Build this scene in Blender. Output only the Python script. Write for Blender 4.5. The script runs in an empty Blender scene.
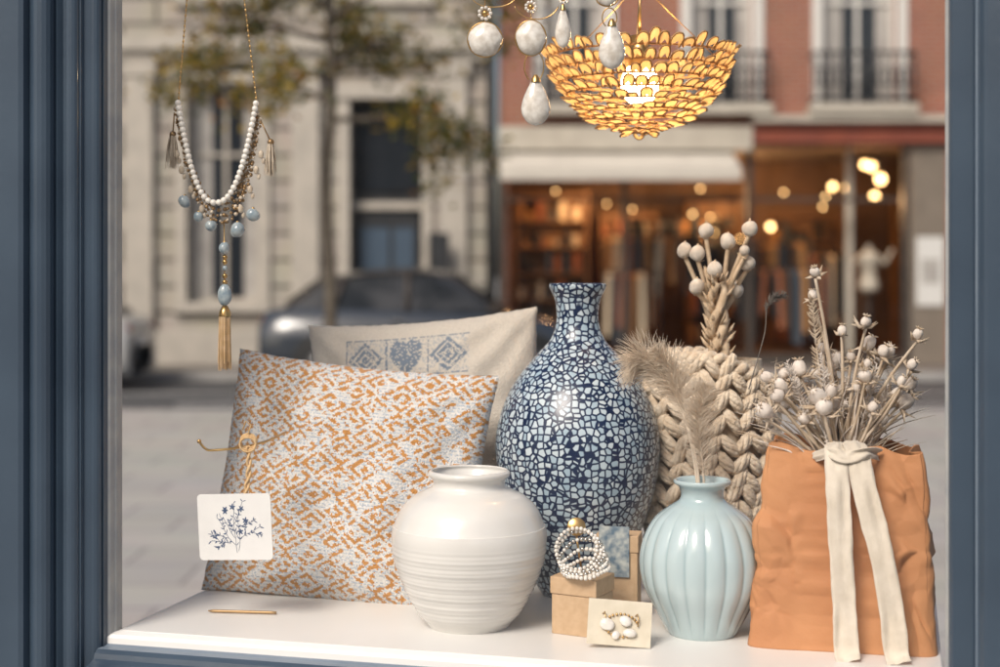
import bpy, math, random
from mathutils import Vector, Matrix, noise
random.seed(7)
R=random.random
def U(a,b): return a+(b-a)*random.random()
S=bpy.context.scene
S.view_settings.view_transform='Standard'; S.view_settings.look='None'; S.view_settings.exposure=0

# ---------------------------------------------------------------- materials
def mat(name,col,rough=0.5,col2=None,nscale=20,bump=0.0,bscale=60,metal=0,coat=0,trans=0,emis=None,estr=0,spec=0.5,detail=4,bdist=0.002,sheen=0,sss=0):
    m=bpy.data.materials.new(name); m.use_nodes=True
    nt=m.node_tree; n=nt.nodes; l=nt.links
    b=n['Principled BSDF']
    b.inputs['Roughness'].default_value=rough
    b.inputs['Metallic'].default_value=metal
    b.inputs['Coat Weight'].default_value=coat
    b.inputs['Coat Roughness'].default_value=0.06
    b.inputs['Specular IOR Level'].default_value=spec
    b.inputs['Sheen Weight'].default_value=sheen
    b.inputs['Base Color'].default_value=(*col,1)
    tc=n.new('ShaderNodeTexCoord')
    if col2 is not None:
        t=n.new('ShaderNodeTexNoise'); t.inputs['Scale'].default_value=nscale; t.inputs['Detail'].default_value=detail
        l.new(tc.outputs['Object'],t.inputs['Vector'])
        r=n.new('ShaderNodeValToRGB'); r.color_ramp.elements[0].position=0.35; r.color_ramp.elements[1].position=0.65
        r.color_ramp.elements[0].color=(*col,1); r.color_ramp.elements[1].color=(*col2,1)
        l.new(t.outputs['Fac'],r.inputs['Fac']); l.new(r.outputs['Color'],b.inputs['Base Color'])
    if bump>0:
        t2=n.new('ShaderNodeTexNoise'); t2.inputs['Scale'].default_value=bscale; t2.inputs['Detail'].default_value=6
        l.new(tc.outputs['Object'],t2.inputs['Vector'])
        bp=n.new('ShaderNodeBump'); bp.inputs['Strength'].default_value=bump; bp.inputs['Distance'].default_value=bdist
        l.new(t2.outputs['Fac'],bp.inputs['Height']); l.new(bp.outputs['Normal'],b.inputs['Normal'])
    if emis:
        b.inputs['Emission Color'].default_value=(*emis,1); b.inputs['Emission Strength'].default_value=estr
    if trans>0:
        tr=n.new('ShaderNodeBsdfTranslucent'); tr.inputs['Color'].default_value=(*(col2 or col),1)
        mx=n.new('ShaderNodeMixShader'); mx.inputs[0].default_value=trans
        out=n['Material Output']
        l.new(b.outputs[0],mx.inputs[1]); l.new(tr.outputs[0],mx.inputs[2]); l.new(mx.outputs[0],out.inputs['Surface'])
    return m

def brickmat(name,c1,c2,mortar,w,h,msize,rough=0.8,bump=0.4):
    m=mat(name,c1,rough); nt=m.node_tree; n=nt.nodes; l=nt.links; b=n['Principled BSDF']
    tc=n.new('ShaderNodeTexCoord'); sp=n.new('ShaderNodeSeparateXYZ'); cb=n.new('ShaderNodeCombineXYZ')
    l.new(tc.outputs['Object'],sp.inputs[0]); l.new(sp.outputs['X'],cb.inputs['X']); l.new(sp.outputs['Z'],cb.inputs['Y'])
    br=n.new('ShaderNodeTexBrick'); l.new(cb.outputs[0],br.inputs['Vector'])
    br.inputs['Scale'].default_value=1; br.inputs['Brick Width'].default_value=w; br.inputs['Row Height'].default_value=h
    br.inputs['Mortar Size'].default_value=msize
    br.inputs['Color1'].default_value=(*c1,1); br.inputs['Color2'].default_value=(*c2,1); br.inputs['Mortar'].default_value=(*mortar,1)
    t=n.new('ShaderNodeTexNoise'); t.inputs['Scale'].default_value=1.3; t.inputs['Detail'].default_value=6
    l.new(tc.outputs['Object'],t.inputs['Vector'])
    mx=n.new('ShaderNodeMix'); mx.data_type='RGBA'; mx.blend_type='MULTIPLY'; mx.inputs[0].default_value=0.5
    l.new(br.outputs['Color'],mx.inputs[6]); l.new(t.outputs['Color'],mx.inputs[7])
    hs=n.new('ShaderNodeMix'); hs.data_type='RGBA'; hs.inputs[0].default_value=0.6
    l.new(mx.outputs[2],hs.inputs[6]); l.new(br.outputs['Color'],hs.inputs[7])
    l.new(hs.outputs[2],b.inputs['Base Color'])
    bp=n.new('ShaderNodeBump'); bp.inputs['Strength'].default_value=bump; bp.inputs['Distance'].default_value=0.02; bp.invert=True
    l.new(br.outputs['Fac'],bp.inputs['Height']); l.new(bp.outputs['Normal'],b.inputs['Normal'])
    return m

# ---------------------------------------------------------------- mesh builder
class MB:
    def __init__(s): s.v=[];s.f=[];s.m=[];s.s=[]
    def add(s,vs,fs,mi=0,sm=True):
        o=len(s.v); s.v+= [tuple(p) for p in vs]
        for f in fs: s.f.append(tuple(i+o for i in f)); s.m.append(mi); s.s.append(sm)
    def box(s,x0,x1,y0,y1,z0,z1,mi=0,M=None):
        vs=[Vector(p) for p in ((x0,y0,z0),(x1,y0,z0),(x1,y1,z0),(x0,y1,z0),(x0,y0,z1),(x1,y0,z1),(x1,y1,z1),(x0,y1,z1))]
        if M is not None: vs=[M@p for p in vs]
        s.add(vs,[(0,3,2,1),(4,5,6,7),(0,1,5,4),(1,2,6,5),(2,3,7,6),(3,0,4,7)],mi,False)
    def tube(s,pts,r,n=8,mi=0,cap=True,flat=None):
        pts=[Vector(p) for p in pts]; k=len(pts)
        if not hasattr(r,'__len__'): r=[r]*k
        t0=(pts[1]-pts[0]).normalized()
        a=t0.orthogonal().normalized()
        vs=[]
        for i in range(k):
            t=(pts[min(i+1,k-1)]-pts[max(i-1,0)])
            t=t.normalized() if t.length>1e-9 else t0
            a=(a-t*a.dot(t)); a=a.normalized() if a.length>1e-6 else t.orthogonal().normalized()
            b=t.cross(a)
            for j in range(n):
                th=2*math.pi*j/n
                vs.append(pts[i]+a*math.cos(th)*r[i]+b*math.sin(th)*r[i]*(flat or 1))
        fs=[(i*n+j,i*n+(j+1)%n,(i+1)*n+(j+1)%n,(i+1)*n+j) for i in range(k-1) for j in range(n)]
        if cap: fs+=[tuple(range(n))[::-1],tuple((k-1)*n+j for j in range(n))]
        s.add(vs,fs,mi,True)
    def lathe(s,prof,n=64,mi=0,c=(0,0,0),fn=None,M=None):
        vs=[];k=len(prof)
        for (r,z) in prof:
            for j in range(n):
                th=2*math.pi*j/n; rr=r*(fn(th,r,z) if fn else 1)
                p=Vector((c[0]+rr*math.cos(th),c[1]+rr*math.sin(th),c[2]+z)); vs.append(M@p if M is not None else p)
        fs=[(i*n+j,i*n+(j+1)%n,(i+1)*n+(j+1)%n,(i+1)*n+j) for i in range(k-1) for j in range(n)]
        s.add(vs,fs,mi,True)
    def ball(s,c,r,mi=0,nu=12,nv=8,sc=(1,1,1),M=None,jit=0):
        c=Vector(c); vs=[];
        for i in range(nv+1):
            ph=math.pi*i/nv
            for j in range(nu):
                th=2*math.pi*j/nu
                q=Vector((math.sin(ph)*math.cos(th)*sc[0],math.sin(ph)*math.sin(th)*sc[1],math.cos(ph)*sc[2]))*r
                if jit: q*=1+jit*noise.noise(q*80+c*50)
                if M is not None: q=M@q
                vs.append(c+q)
        fs=[(i*nu+j,(i+1)*nu+j,(i+1)*nu+(j+1)%nu,i*nu+(j+1)%nu) for i in range(nv) for j in range(nu)]
        s.add(vs,fs,mi,True)
    def build(s,name,mats,parent=None,loc=(0,0,0),rot=None,mw=None,bevel=0,solid=0):
        me=bpy.data.meshes.new(name); me.from_pydata(s.v,[],s.f)
        for m in (mats if isinstance(mats,(list,tuple)) else [mats]): me.materials.append(m)
        me.polygons.foreach_set('material_index',s.m); me.polygons.foreach_set('use_smooth',s.s); me.update()
        o=bpy.data.objects.new(name,me); S.collection.objects.link(o)
        if mw is not None: o.matrix_world=mw
        else:
            o.location=loc
            if rot: o.rotation_euler=rot
        if parent: o.parent=parent
        if solid:
            md=o.modifiers.new('s','SOLIDIFY'); md.thickness=solid; md.offset=0
        if bevel:
            md=o.modifiers.new('b','BEVEL'); md.width=bevel; md.segments=2; md.limit_method='ANGLE'; md.angle_limit=0.9
        return o
def empty(name,loc=(0,0,0),rot=None,mw=None):
    e=bpy.data.objects.new(name,None); S.collection.objects.link(e); e.empty_display_size=.05
    if mw is not None: e.matrix_world=mw
    else:
        e.location=loc
        if rot: e.rotation_euler=rot
    return e
def smoothprof(pts,sub=6):
    out=[]
    n=len(pts)
    for i in range(n-1):
        p0=pts[max(i-1,0)];p1=pts[i];p2=pts[i+1];p3=pts[min(i+2,n-1)]
        for k in range(sub):
            t=k/sub
            out.append(tuple(0.5*((2*p1[a])+(-p0[a]+p2[a])*t+(2*p0[a]-5*p1[a]+4*p2[a]-p3[a])*t*t+(-p0[a]+3*p1[a]-3*p2[a]+p3[a])*t**3) for a in range(len(p1))))
    out.append(tuple(pts[-1])); return out

# ---------------------------------------------------------------- world, sun, camera
Ldir=Vector((-.52,-.85,.92)).normalized()
elev=math.asin(Ldir.z); az=math.atan2(Ldir.x,Ldir.y)
w=bpy.data.worlds.new('World'); S.world=w; w.use_nodes=True
nt=w.node_tree; bg=nt.nodes['Background']; sky=nt.nodes.new('ShaderNodeTexSky')
sky.sky_type='NISHITA'; sky.sun_disc=False; sky.sun_elevation=elev; sky.sun_rotation=az; sky.dust_density=4; sky.ozone_density=0.3
nt.links.new(sky.outputs[0],bg.inputs[0]); bg.inputs[1].default_value=0.125
sd=bpy.data.lights.new('sun','SUN'); sd.energy=2.85; sd.angle=math.radians(22); sd.color=(1,.93,.84)
so=bpy.data.objects.new('sun',sd); S.collection.objects.link(so); so.rotation_euler=Ldir.to_track_quat('Z','Y').to_euler()
cd=bpy.data.cameras.new('camera'); cam=bpy.data.objects.new('camera',cd); S.collection.objects.link(cam); S.camera=cam
cam.location=(0,0,1.6); cam.rotation_euler=(math.radians(90),0,0); cd.lens=54; cd.sensor_width=36; cd.shift_y=-0.0685
cd.clip_end=500; cd.clip_start=.05
cd.dof.use_dof=True; cd.dof.focus_distance=1.84; cd.dof.aperture_fstop=3.3

TH=math.radians(15)
MW=Matrix.Translation((0,1.70,0))@Matrix.Rotation(-TH,4,'Z')
ZS=1.156   # top of display ledge

# ---------------------------------------------------------------- shop front
mblue=mat('painted_timber_blue',(.032,.052,.080),.38,(.043,.068,.101),6,.35,90,coat=.15,bdist=.0008)
mbluel=mat('painted_timber_edge',(.13,.17,.22),.4,(.17,.21,.26),14,.2,90)
mwhite=mat('white_paint',(.80,.785,.76),.35,(.76,.75,.725),5,.15,70,bdist=.0005)
mgreyb=mat('glazing_bead',(.36,.36,.35),.5,(.28,.29,.30),30,.2,100)
sf=empty('shop_front',mw=MW)
def prof_post(name,prof,z0,z1,mats,idx):
    b=MB(); n=len(prof)
    for i in range(n-1):
        (a,b_),(c,d)=prof[i],prof[i+1]
        b.add([(a,b_,z0),(c,d,z0),(c,d,z1),(a,b_,z1)],[(0,1,2,3)],idx[i] if i<len(idx) else 0,False)
    o=b.build(name,mats,sf,bevel=0); return o
def arc(cx,cy,r,a0,a1,n=6):
    return [(cx+r*math.cos(math.radians(a0+(a1-a0)*i/n)),cy+r*math.sin(math.radians(a0+(a1-a0)*i/n))) for i in range(n+1)]
pl=[(-.482,.012),(-.482,-.002),(-.484,-.004),(-.4845,-.012),(-.487,-.014)]
nb=len(pl)
pl+=[(-.488,-.022)]+arc(-.499,-.022,.009,10,-90,5)+[(-.507,-.034),(-.508,-.040)]+arc(-.519,-.040,.009,0,-110,5)+[(-.5265,-.040),(-.530,-.036),(-.534,-.036),(-.538,-.042)]+arc(-.555,-.046,.014,20,-130,7)+[(-.571,-.050),(-.573,-.060),(-.578,-.063),(-.622,-.063),(-.624,-.056),(-.634,-.056),(-.636,-.070),(-.9,-.070),(-.9,.0)]
prof_post('left_jamb',pl,1.0,2.42,[mblue,mgreyb],[1]*(nb-1))
pr=[(.484,.012),(.484,-.002),(.487,-.004),(.488,-.012),(.491,-.016),(.511,-.016),(.513,-.022)]+arc(.517,-.024,.004,180,270,3)+[(.521,-.034),(.525,-.036),(.548,-.040),(.552,-.055),(.62,-.055),(.62,-.068),(.9,-.068),(.9,0)]
prof_post('right_jamb',pr,1.0,2.42,[mblue,mgreyb,mbluel],[1,1,0,0,0,0,2,2,2,0])
b=MB()
def rail(b,prof,s0,s1,mi):
    for i in range(len(prof)-1):
        (t0,z0),(t1,z1)=prof[i],prof[i+1]
        b.add([(s0,t0,z0),(s1,t0,z0),(s1,t1,z1),(s0,t1,z1)],[(0,1,2,3)],mi[i] if i<len(mi) else mi[-1],False)
rp=[(.0,1.1555),(-.012,1.1535),(-.015,1.150),(-.015,1.143),(-.020,1.141),(-.030,1.140),(-.036,1.136),(-.038,1.130),(-.046,1.127),(-.060,1.124),(-.066,1.118),(-.066,1.106),(-.058,1.10),(-.055,1.04),(-.06,1.035),(-.06,1.0)]
rail(b,rp,-.492,.492,[2,2,2,1,1,0,0,0,0])
b.box(-.9,.9,-.055,.0,0.12,1.0,0)
for k in range(3):
    x=-.82+k*.56
    b.box(x,x+.52,-.068,-.0552,.22,.25,0); b.box(x,x+.52,-.068,-.0552,.88,.91,0); b.box(x,x+.03,-.068,-.0552,.2503,.8797,0); b.box(x+.49,x+.52,-.068,-.0552,.2503,.8797,0)
b.box(-.9,.9,-.08,.0,0,.118,0)
b.box(-.9,.9,-.07,.03,2.42,2.95,0); b.box(-.95,.95,-.16,.03,2.952,3.02,0)
b.box(-2.6,-.902,-.09,.12,0,3.3,3); b.box(.902,2.6,-.09,.12,0,3.3,3); b.box(-.9,.9,-.03,.12,3.022,3.3,3)
mrender=mat('stucco_wall',(.5,.48,.44),.85,(.45,.43,.40),3,.3,30)
b.build('stall_riser_and_fascia',[mblue,mbluel,mwhite,mrender],sf)
b=MB(); b.box(-.4815,.4835,.001,.56,1.125,ZS,0)
b.build('ledge_board',[mwhite],sf,bevel=.002)
b=MB(); b.box(-.6,.6,.04,.62,2.38,2.41,0); b.build('display_ceiling',[mwhite],sf)
# glass
mg=bpy.data.materials.new('window_glass'); mg.use_nodes=True; n=mg.node_tree.nodes; l=mg.node_tree.links
n.remove(n['Principled BSDF']); tr=n.new('ShaderNodeBsdfTransparent'); gl=n.new('ShaderNodeBsdfGlossy'); gl.inputs['Roughness'].default_value=0.0
lw=n.new('ShaderNodeLayerWeight'); lw.inputs['Blend'].default_value=.5
pw=n.new('ShaderNodeMath'); pw.operation='POWER'; pw.inputs[1].default_value=4; l.new(lw.outputs['Facing'],pw.inputs[0])
ad=n.new('ShaderNodeMath'); ad.operation='MULTIPLY_ADD'; ad.inputs[1].default_value=0.6; ad.inputs[2].default_value=.055; l.new(pw.outputs[0],ad.inputs[0])
mx=n.new('ShaderNodeMixShader'); l.new(ad.outputs[0],mx.inputs[0]); l.new(tr.outputs[0],mx.inputs[1]); l.new(gl.outputs[0],mx.inputs[2]); l.new(mx.outputs[0],n['Material Output'].inputs['Surface'])
b=MB(); b.add([(-.4815,.0005,1.157),(.4835,.0005,1.157),(.4835,.0005,2.419),(-.4815,.0005,2.419)],[(0,1,2,3)],0,False)
b.build('pane',[mg],sf)

# ---------------------------------------------------------------- ceramics
def ceramic(name,prof,loc,m,n=96,fn=None,inner=.004,sub=6,mod=None):
    p=smoothprof(prof,sub)
    if mod: p=[(r+mod(z),z) for r,z in p]
    p=[(0.0005,0.0),(prof[0][0]*.96,0.0)]+p
    rt,zt=p[-1]
    p+=[(rt-.0015,zt+.0012),(rt-inner,zt)]
    for (r,z) in reversed(prof[-4:-1]): p.append((r-inner,z))
    p.append((prof[-5][0]-inner,prof[-5][1]))
    b=MB(); b.lathe(p,n,0,fn=fn); return b.build(name,[m],loc=loc)
mm=mat('crackle_mosaic_glaze',(.01,.03,.09),.30,coat=.22); n=mm.node_tree.nodes; l=mm.node_tree.links; bs=n['Principled BSDF']
bs.inputs['Coat Roughness'].default_value=.14
tc=n.new('ShaderNodeTexCoord'); nz=n.new('ShaderNodeTexNoise'); nz.inputs['Scale'].default_value=30
l.new(tc.outputs['Object'],nz.inputs['Vector'])
mxv=n.new('ShaderNodeMix'); mxv.data_type='VECTOR'; mxv.inputs[0].default_value=.006
l.new(tc.outputs['Object'],mxv.inputs[4]); l.new(nz.outputs['Color'],mxv.inputs[5])
vo=n.new('ShaderNodeTexVoronoi'); vo.feature='DISTANCE_TO_EDGE'; vo.inputs['Scale'].default_value=114; vo.inputs['Randomness'].default_value=.66
v2=n.new('ShaderNodeTexVoronoi'); v2.feature='F1'; v2.inputs['Scale'].default_value=114; v2.inputs['Randomness'].default_value=.66
l.new(mxv.outputs[1],vo.inputs['Vector']); l.new(mxv.outputs[1],v2.inputs['Vector'])
cr=n.new('ShaderNodeValToRGB'); cr.color_ramp.elements[0].position=.10; cr.color_ramp.elements[1].position=.15
l.new(vo.outputs['Distance'],cr.inputs['Fac'])
c2=n.new('ShaderNodeValToRGB'); c2.color_ramp.elements[0].color=(.34,.46,.55,1); c2.color_ramp.elements[1].color=(.60,.68,.72,1)
sp=n.new('ShaderNodeSeparateColor'); l.new(v2.outputs['Color'],sp.inputs[0]); l.new(sp.outputs[0],c2.inputs['Fac'])
mc=n.new('ShaderNodeMix'); mc.data_type='RGBA'; mc.inputs[6].default_value=(.004,.016,.058,1)
l.new(cr.outputs['Color'],mc.inputs[0]); l.new(c2.outputs['Color'],mc.inputs[7]); l.new(mc.outputs[2],bs.inputs['Base Color'])
bp=n.new('ShaderNodeBump'); bp.inputs['Strength'].default_value=.3; bp.inputs['Distance'].default_value=.0008
l.new(cr.outputs['Color'],bp.inputs['Height']); l.new(bp.outputs['Normal'],bs.inputs['Normal'])
ceramic('mosaic_bottle_vase',[(.047,0),(.055,.011),(.067,.042),(.085,.0855),(.100,.126),(.1085,.167),(.111,.207),(.104,.243),(.090,.277),(.072,.303),(.051,.327),(.037,.343),(.0295,.363),(.0285,.380),(.031,.398),(.038,.413),(.0385,.418)],(.105,2.03,ZS),mm,128)
mwv=mat('white_glaze',(.74,.725,.69),.2,(.67,.655,.62),9,.25,55,coat=.5,bdist=.0012)
def ribs(z):
    e=max(0,min(1,(z-.012)/.02))*max(0,min(1,(.108-z)/.02))
    return e*(.0007*math.sin(z*2*math.pi/.0054+math.sin(z*90))+.0005*math.sin(z*410+1))
ceramic('white_ginger_jar_vase',[(.050,0),(.054,.006),(.065,.0186),(.081,.049),(.0925,.080),(.096,.108),(.0945,.122),(.0928,.1235),(.0925,.125),(.084,.144),(.070,.158),(.055,.166),(.047,.170),(.0445,.1745),(.0455,.180),(.050,.1845),(.0505,.188),(.049,.190)],(-.038,1.852,ZS),mwv,96,sub=16,mod=ribs)
mce=mat('celadon_glaze',(.42,.57,.60),.15,(.50,.64,.66),12,.12,30,coat=.7,bdist=.001)
NF=19
def fl(th,r,z):
    e=max(0,min(1,z/.02))*max(0,min(1,(.158-z)/.03))
    return 1+e*(.036*abs(math.sin(NF*th/2))**.8-.02)
n=mce.node_tree.nodes; l=mce.node_tree.links; bs=n['Principled BSDF']
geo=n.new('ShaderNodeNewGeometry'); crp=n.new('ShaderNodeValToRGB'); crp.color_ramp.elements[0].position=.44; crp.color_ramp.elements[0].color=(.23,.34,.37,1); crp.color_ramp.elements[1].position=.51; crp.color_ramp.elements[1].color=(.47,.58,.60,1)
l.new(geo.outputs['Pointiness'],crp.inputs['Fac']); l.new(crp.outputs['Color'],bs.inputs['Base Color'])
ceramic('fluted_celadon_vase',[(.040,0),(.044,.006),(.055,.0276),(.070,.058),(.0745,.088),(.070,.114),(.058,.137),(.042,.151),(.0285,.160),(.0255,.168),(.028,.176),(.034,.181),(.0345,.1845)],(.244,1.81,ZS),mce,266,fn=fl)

# ---------------------------------------------------------------- cushions
def weave_mat(name,bs_scale):
    m=mat(name,(.8,.8,.8),.9,sheen=.3); n=m.node_tree.nodes; l=m.node_tree.links; b=n['Principled BSDF']
    a=n.new('ShaderNodeAttribute'); a.attribute_name='Col'; l.new(a.outputs['Color'],b.inputs['Base Color'])
    tc=n.new('ShaderNodeTexCoord'); v=n.new('ShaderNodeTexVoronoi'); v.inputs['Scale'].default_value=bs_scale
    l.new(tc.outputs['Object'],v.inputs['Vector'])
    bp=n.new('ShaderNodeBump'); bp.inputs['Strength'].default_value=.9; bp.inputs['Distance'].default_value=.0014; bp.invert=True
    l.new(v.outputs['Distance'],bp.inputs['Height']); l.new(bp.outputs['Normal'],b.inputs['Normal'])
    return m
def cushion(name,w,h,T,N,colfn,loc,rotM,m,seed,relief=0):
    vs=[];cols=[];fs=[]
    for side in (0,1):
        o=len(vs)
        for j in range(N+1):
            for i in range(N+1):
                u=2*i/N-1; v=2*j/N-1
                e=max(0,(1-u*u)*(1-v*v))
                th=T/2*(e**.42)
                x=w/2*u*(1-.055*(1-v*v)*abs(u)); z=h/2*v*(1-.055*(1-u*u)*abs(v))
                q=Vector((x,0,z))*11+Vector((seed,seed*2,side*5))
                th*=1+.24*noise.noise(q)+.08*noise.noise(q*3)
                cr_=abs(u*v); wr=.005*math.sin((u*u-v*v)*14+seed)*cr_*min(1,e*4)
                wob=.004*noise.noise(q*.7+Vector((9,9,9)))
                y=(-th-wr if side==0 else th)+wob
                if relief and side==0: y+= relief*noise.noise(Vector((x,0,z))*600)
                ex=(.0014*noise.noise(Vector((x,seed,z))*90)) if e<.01 else 0
                vs.append((x+ex,y,z+ex))
        for j in range(N):
            for i in range(N):
                a=o+j*(N+1)+i; q=(a,a+1,a+N+2,a+N+1)
                fs.append(q if side==0 else q[::-1]); cols.append(colfn(i,j,N))
    b=MB(); b.add(vs,fs,0,True)
    o=b.build(name,[m]); me=o.data
    ca=me.color_attributes.new('Col','FLOAT_COLOR','CORNER')
    buf=[]
    for c in cols: buf+=[c[0],c[1],c[2],1]*4
    ca.data.foreach_set('color',buf)
    o.matrix_world=Matrix.Translation(loc)@rotM
    return o
rng=random.Random(3)
gap={}
def col_front(i,j,N):
    wx=1.8*noise.noise(Vector((i*.045,j*.045,1)))+.9*noise.noise(Vector((i*.2,j*.2,4))); wy=1.8*noise.noise(Vector((i*.045,j*.045,7)))+.9*noise.noise(Vector((i*.2,j*.2,9)))
    jj=j+wy+(1 if rng.random()<.14 else 0); ii=i+wx+(1 if rng.random()<.14 else 0)
    P,Q=36,26
    a=abs(ii%P-P/2); c=abs(jj%Q-Q/2)
    d=a+c*1.25; rw=8.8; ring=int(d//rw)
    on=(d%rw)<4.5
    key=(int(ii//(P/2)),int(jj//(Q/2)),ring)
    if key not in gap: gap[key]=(rng.random(),rng.random())
    g=gap[key]
    if g[0]<.09: on=False
    if abs((a-c)-(g[1]*20-10))<2.0: on=False
    if abs((a-c)-5)<.9 and ring%2==0: on=False
    if on and rng.random()<.95:
        k=rng.uniform(.82,1.12); return (.54*k,.25*k,.062*k)
    if (j%3==0) and rng.random()<.5 or rng.random()<.09:
        k=rng.uniform(.85,1.1); return (.42*k,.49*k,.58*k)
    k=rng.uniform(.84,1.0); return (.77*k,.755*k,.73*k)
def col_back(i,j,N):
    k=.9+.1*rng.random(); 
    if (i+j)%2: k*=.93
    base=(.68*k,.63*k,.555*k)
    u=i/N; v=j/N
    x=(u-.18)/.54
    if 0<x<1 and .745<v<.92:
        cell=x*3; cx=(cell%1); y=(v-.745)/.175; kind=int(cell)
        on=False
        if kind==1:
            hx=(cx-.5)*2.9; hy=(y-.46)*2.6; hh=(hx*hx+hy*hy-1)**3-hx*hx*hy**3
            on=hh<0
        else:
            dia=abs(cx-.5)+abs(y-.5)
            on=(dia<.47 and (dia%.17)<.11)
        if y<.06 or y>.95: on=True
        if cx<.04: on=True
        if on and rng.random()<.8: return (.19*k,.245*k,.32*k)
        if not on and rng.random()<.30: return (.46*k,.48*k,.50*k)
    if 0.0<x<1.15 and .67<v<.72 and int(x*22)%3!=0 and rng.random()<.45: return (.42*k,.45*k,.48*k)
    return base
mwf=weave_mat('woven_ochre_fabric',480); mwb=weave_mat('cream_linen_fabric',620)
def RM(yaw,tilt,roll):
    return Matrix.Rotation(math.radians(yaw),4,'Z')@Matrix.Rotation(math.radians(tilt),4,'X')@Matrix.Rotation(math.radians(roll),4,'Y')
cushion('patterned_cushion',.376,.335,.14,210,col_front,(-.205,2.04,1.303),RM(-12,-12,5.0),mwf,3.1,.0014)
cushion('linen_cushion',.345,.36,.13,180,col_back,(-.104,2.19,1.347),RM(-8,-8,-5),mwb,8.3,.0005)

# ---------------------------------------------------------------- rope basket with berry stems
mrope=mat('jute_rope',(.64,.51,.37),.9,(.80,.69,.55),90,.9,260,bdist=.003,sheen=.3)
rb=empty('rope_basket',(.290,2.065,ZS))
b=MB()
def bshape(z):
    t=z/.315
    return .076+.010*math.sin(t*2.6), .055+.008*math.sin(t*2.6)
b.add(*( (lambda n,k: ([ (bshape(.315*i/k)[0]*.86*math.cos(2*math.pi*j/n), bshape(.315*i/k)[1]*.86*math.sin(2*math.pi*j/n), .315*i/k) for i in range(k+1) for j in range(n)],[(i*n+j,i*n+(j+1)%n,(i+1)*n+(j+1)%n,(i+1)*n+j) for i in range(k) for j in range(n)]))(32,8)),0,True)
rows=13; cols_=13
for i in range(rows):
    for j in range(cols_):
        for sgn in (-1,1):
            th=2*math.pi*(j+(.25 if sgn>0 else -.25)+i*.11)/cols_
            z=.012+i*.0245+.006*math.sin(th*2+i)
            top=.315-.035*max(0,math.cos(th))
            if z>top: continue
            hw,hd=bshape(z)
            p=Vector((hw*math.cos(th),hd*math.sin(th),z+U(-.002,.002)))
            nrm=Vector((math.cos(th)/hw,math.sin(th)/hd,0)).normalized()
            tan=Vector((-nrm.y,nrm.x,0))
            d=(Vector((0,0,1))*.9+tan*(-sgn)*U(.5,.85)).normalized()
            bi=nrm.cross(d); L=.019*U(.92,1.1)
            for fb in range(5):
                fa=fb*1.257; pts=[]
                for q in range(6):
                    t=q/5*2-1; rr=.0044*(1-.55*t*t); aa=fa+t*1.6
                    pts.append(p+d*L*t+nrm*(.004*(1-t*t)+rr*math.cos(aa))+bi*rr*math.sin(aa)*1.15)
                b.tube(pts,[.0018,.0036,.0042,.0042,.0036,.0018],5,0)
for k in range(2):
    pts=[]
    for j in range(97):
        th=2*math.pi*j/96; hw,hd=bshape(.315); top=.318-.035*max(0,math.cos(th))
        a=th*16+k*math.pi
        pts.append((hw*math.cos(th)*(1+.06*math.cos(a)),hd*math.sin(th)*(1+.09*math.cos(a)),top+.006*math.sin(a)))
    b.tube(pts,.0065,7,0,False)
pts=[(-.082+.018*math.cos(a)-.012,-.02+.004*math.sin(3*a),.255+.020*math.sin(a)) for a in [2*math.pi*i/24 for i in range(25)]]
b.tube(pts,.0045,8,0,False)
for k in range(420):
    th=U(0,6.28); z=U(.01,.31); hw,hd=bshape(z); p=Vector((hw*1.1*math.cos(th),hd*1.15*math.sin(th),z)); d=Vector((U(-1,1)+math.cos(th),U(-1,1)+math.sin(th),U(-1,1))).normalized()*U(.004,.012)
    b.tube([p,p+d*.5+Vector((0,0,U(-.002,.002))),p+d],.00025,3,0,False)
b.build('rope_body',[mrope],rb)
mst=mat('dried_stem',(.50,.37,.24),.85,(.66,.52,.37),60,.5,200)
mber=mat('dried_berry',(.56,.48,.39),.75,(.72,.65,.56),70,.5,160,sheen=.3)
b=MB()
BX=[(.283,1.645),(.313,1.630),(.3417,1.648),(.339,1.600),(.2925,1.592),(.325,1.564),(.2706,1.6137),(.2556,1.618),(.269,1.5686),(.333,1.617)]
bx0,bz0=.298,ZS
for k,(x,z) in enumerate(BX):
    x-=bx0; z-=bz0; x+=.006
    y0=U(-.02,.02); y=-.02+U(-.015,.015)
    root=Vector((U(-.006,.006)+.006,y0*.3-.01,.20)); mid=Vector((.004+U(-.007,.007)+x*.12,-.012+U(-.006,.006),.36)); tip=Vector((x,y,z-.006))
    pts=smoothprof([tuple(root),tuple(root.lerp(mid,.5)),tuple(mid),tuple(mid.lerp(tip,.55)+Vector((0,0,.006))),tuple(tip)],5)
    b.tube(pts,[.0050-.0022*i/len(pts) for i in range(len(pts))],6,0)
    b.ball((x,y,z+.002),.0105 if k<9 else .007,1,14,10,sc=(1,1,1.04),jit=.2)
    b.tube([(x,y,z+.010),(x+.001,y,z+.0155)],[.0022,.001],5,0)
    for q in range(3):
        a=U(0,6.28); b.tube([(x,y,z-.010),(x+.010*math.cos(a),y+.01*math.sin(a),z-.006+U(-.004,.006))],[.0014,.0005],4,0)
for k in range(3):
    pts=[]
    for i in range(40):
        t=i/39; a=t*11+k*2.094
        pts.append((.008+.0095*math.cos(a)-.004*t,-.03+.007*math.sin(a),.22+.20*t))
    b.tube(pts,[.0085*(1-.35*i/39) for i in range(40)],7,0)
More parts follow.
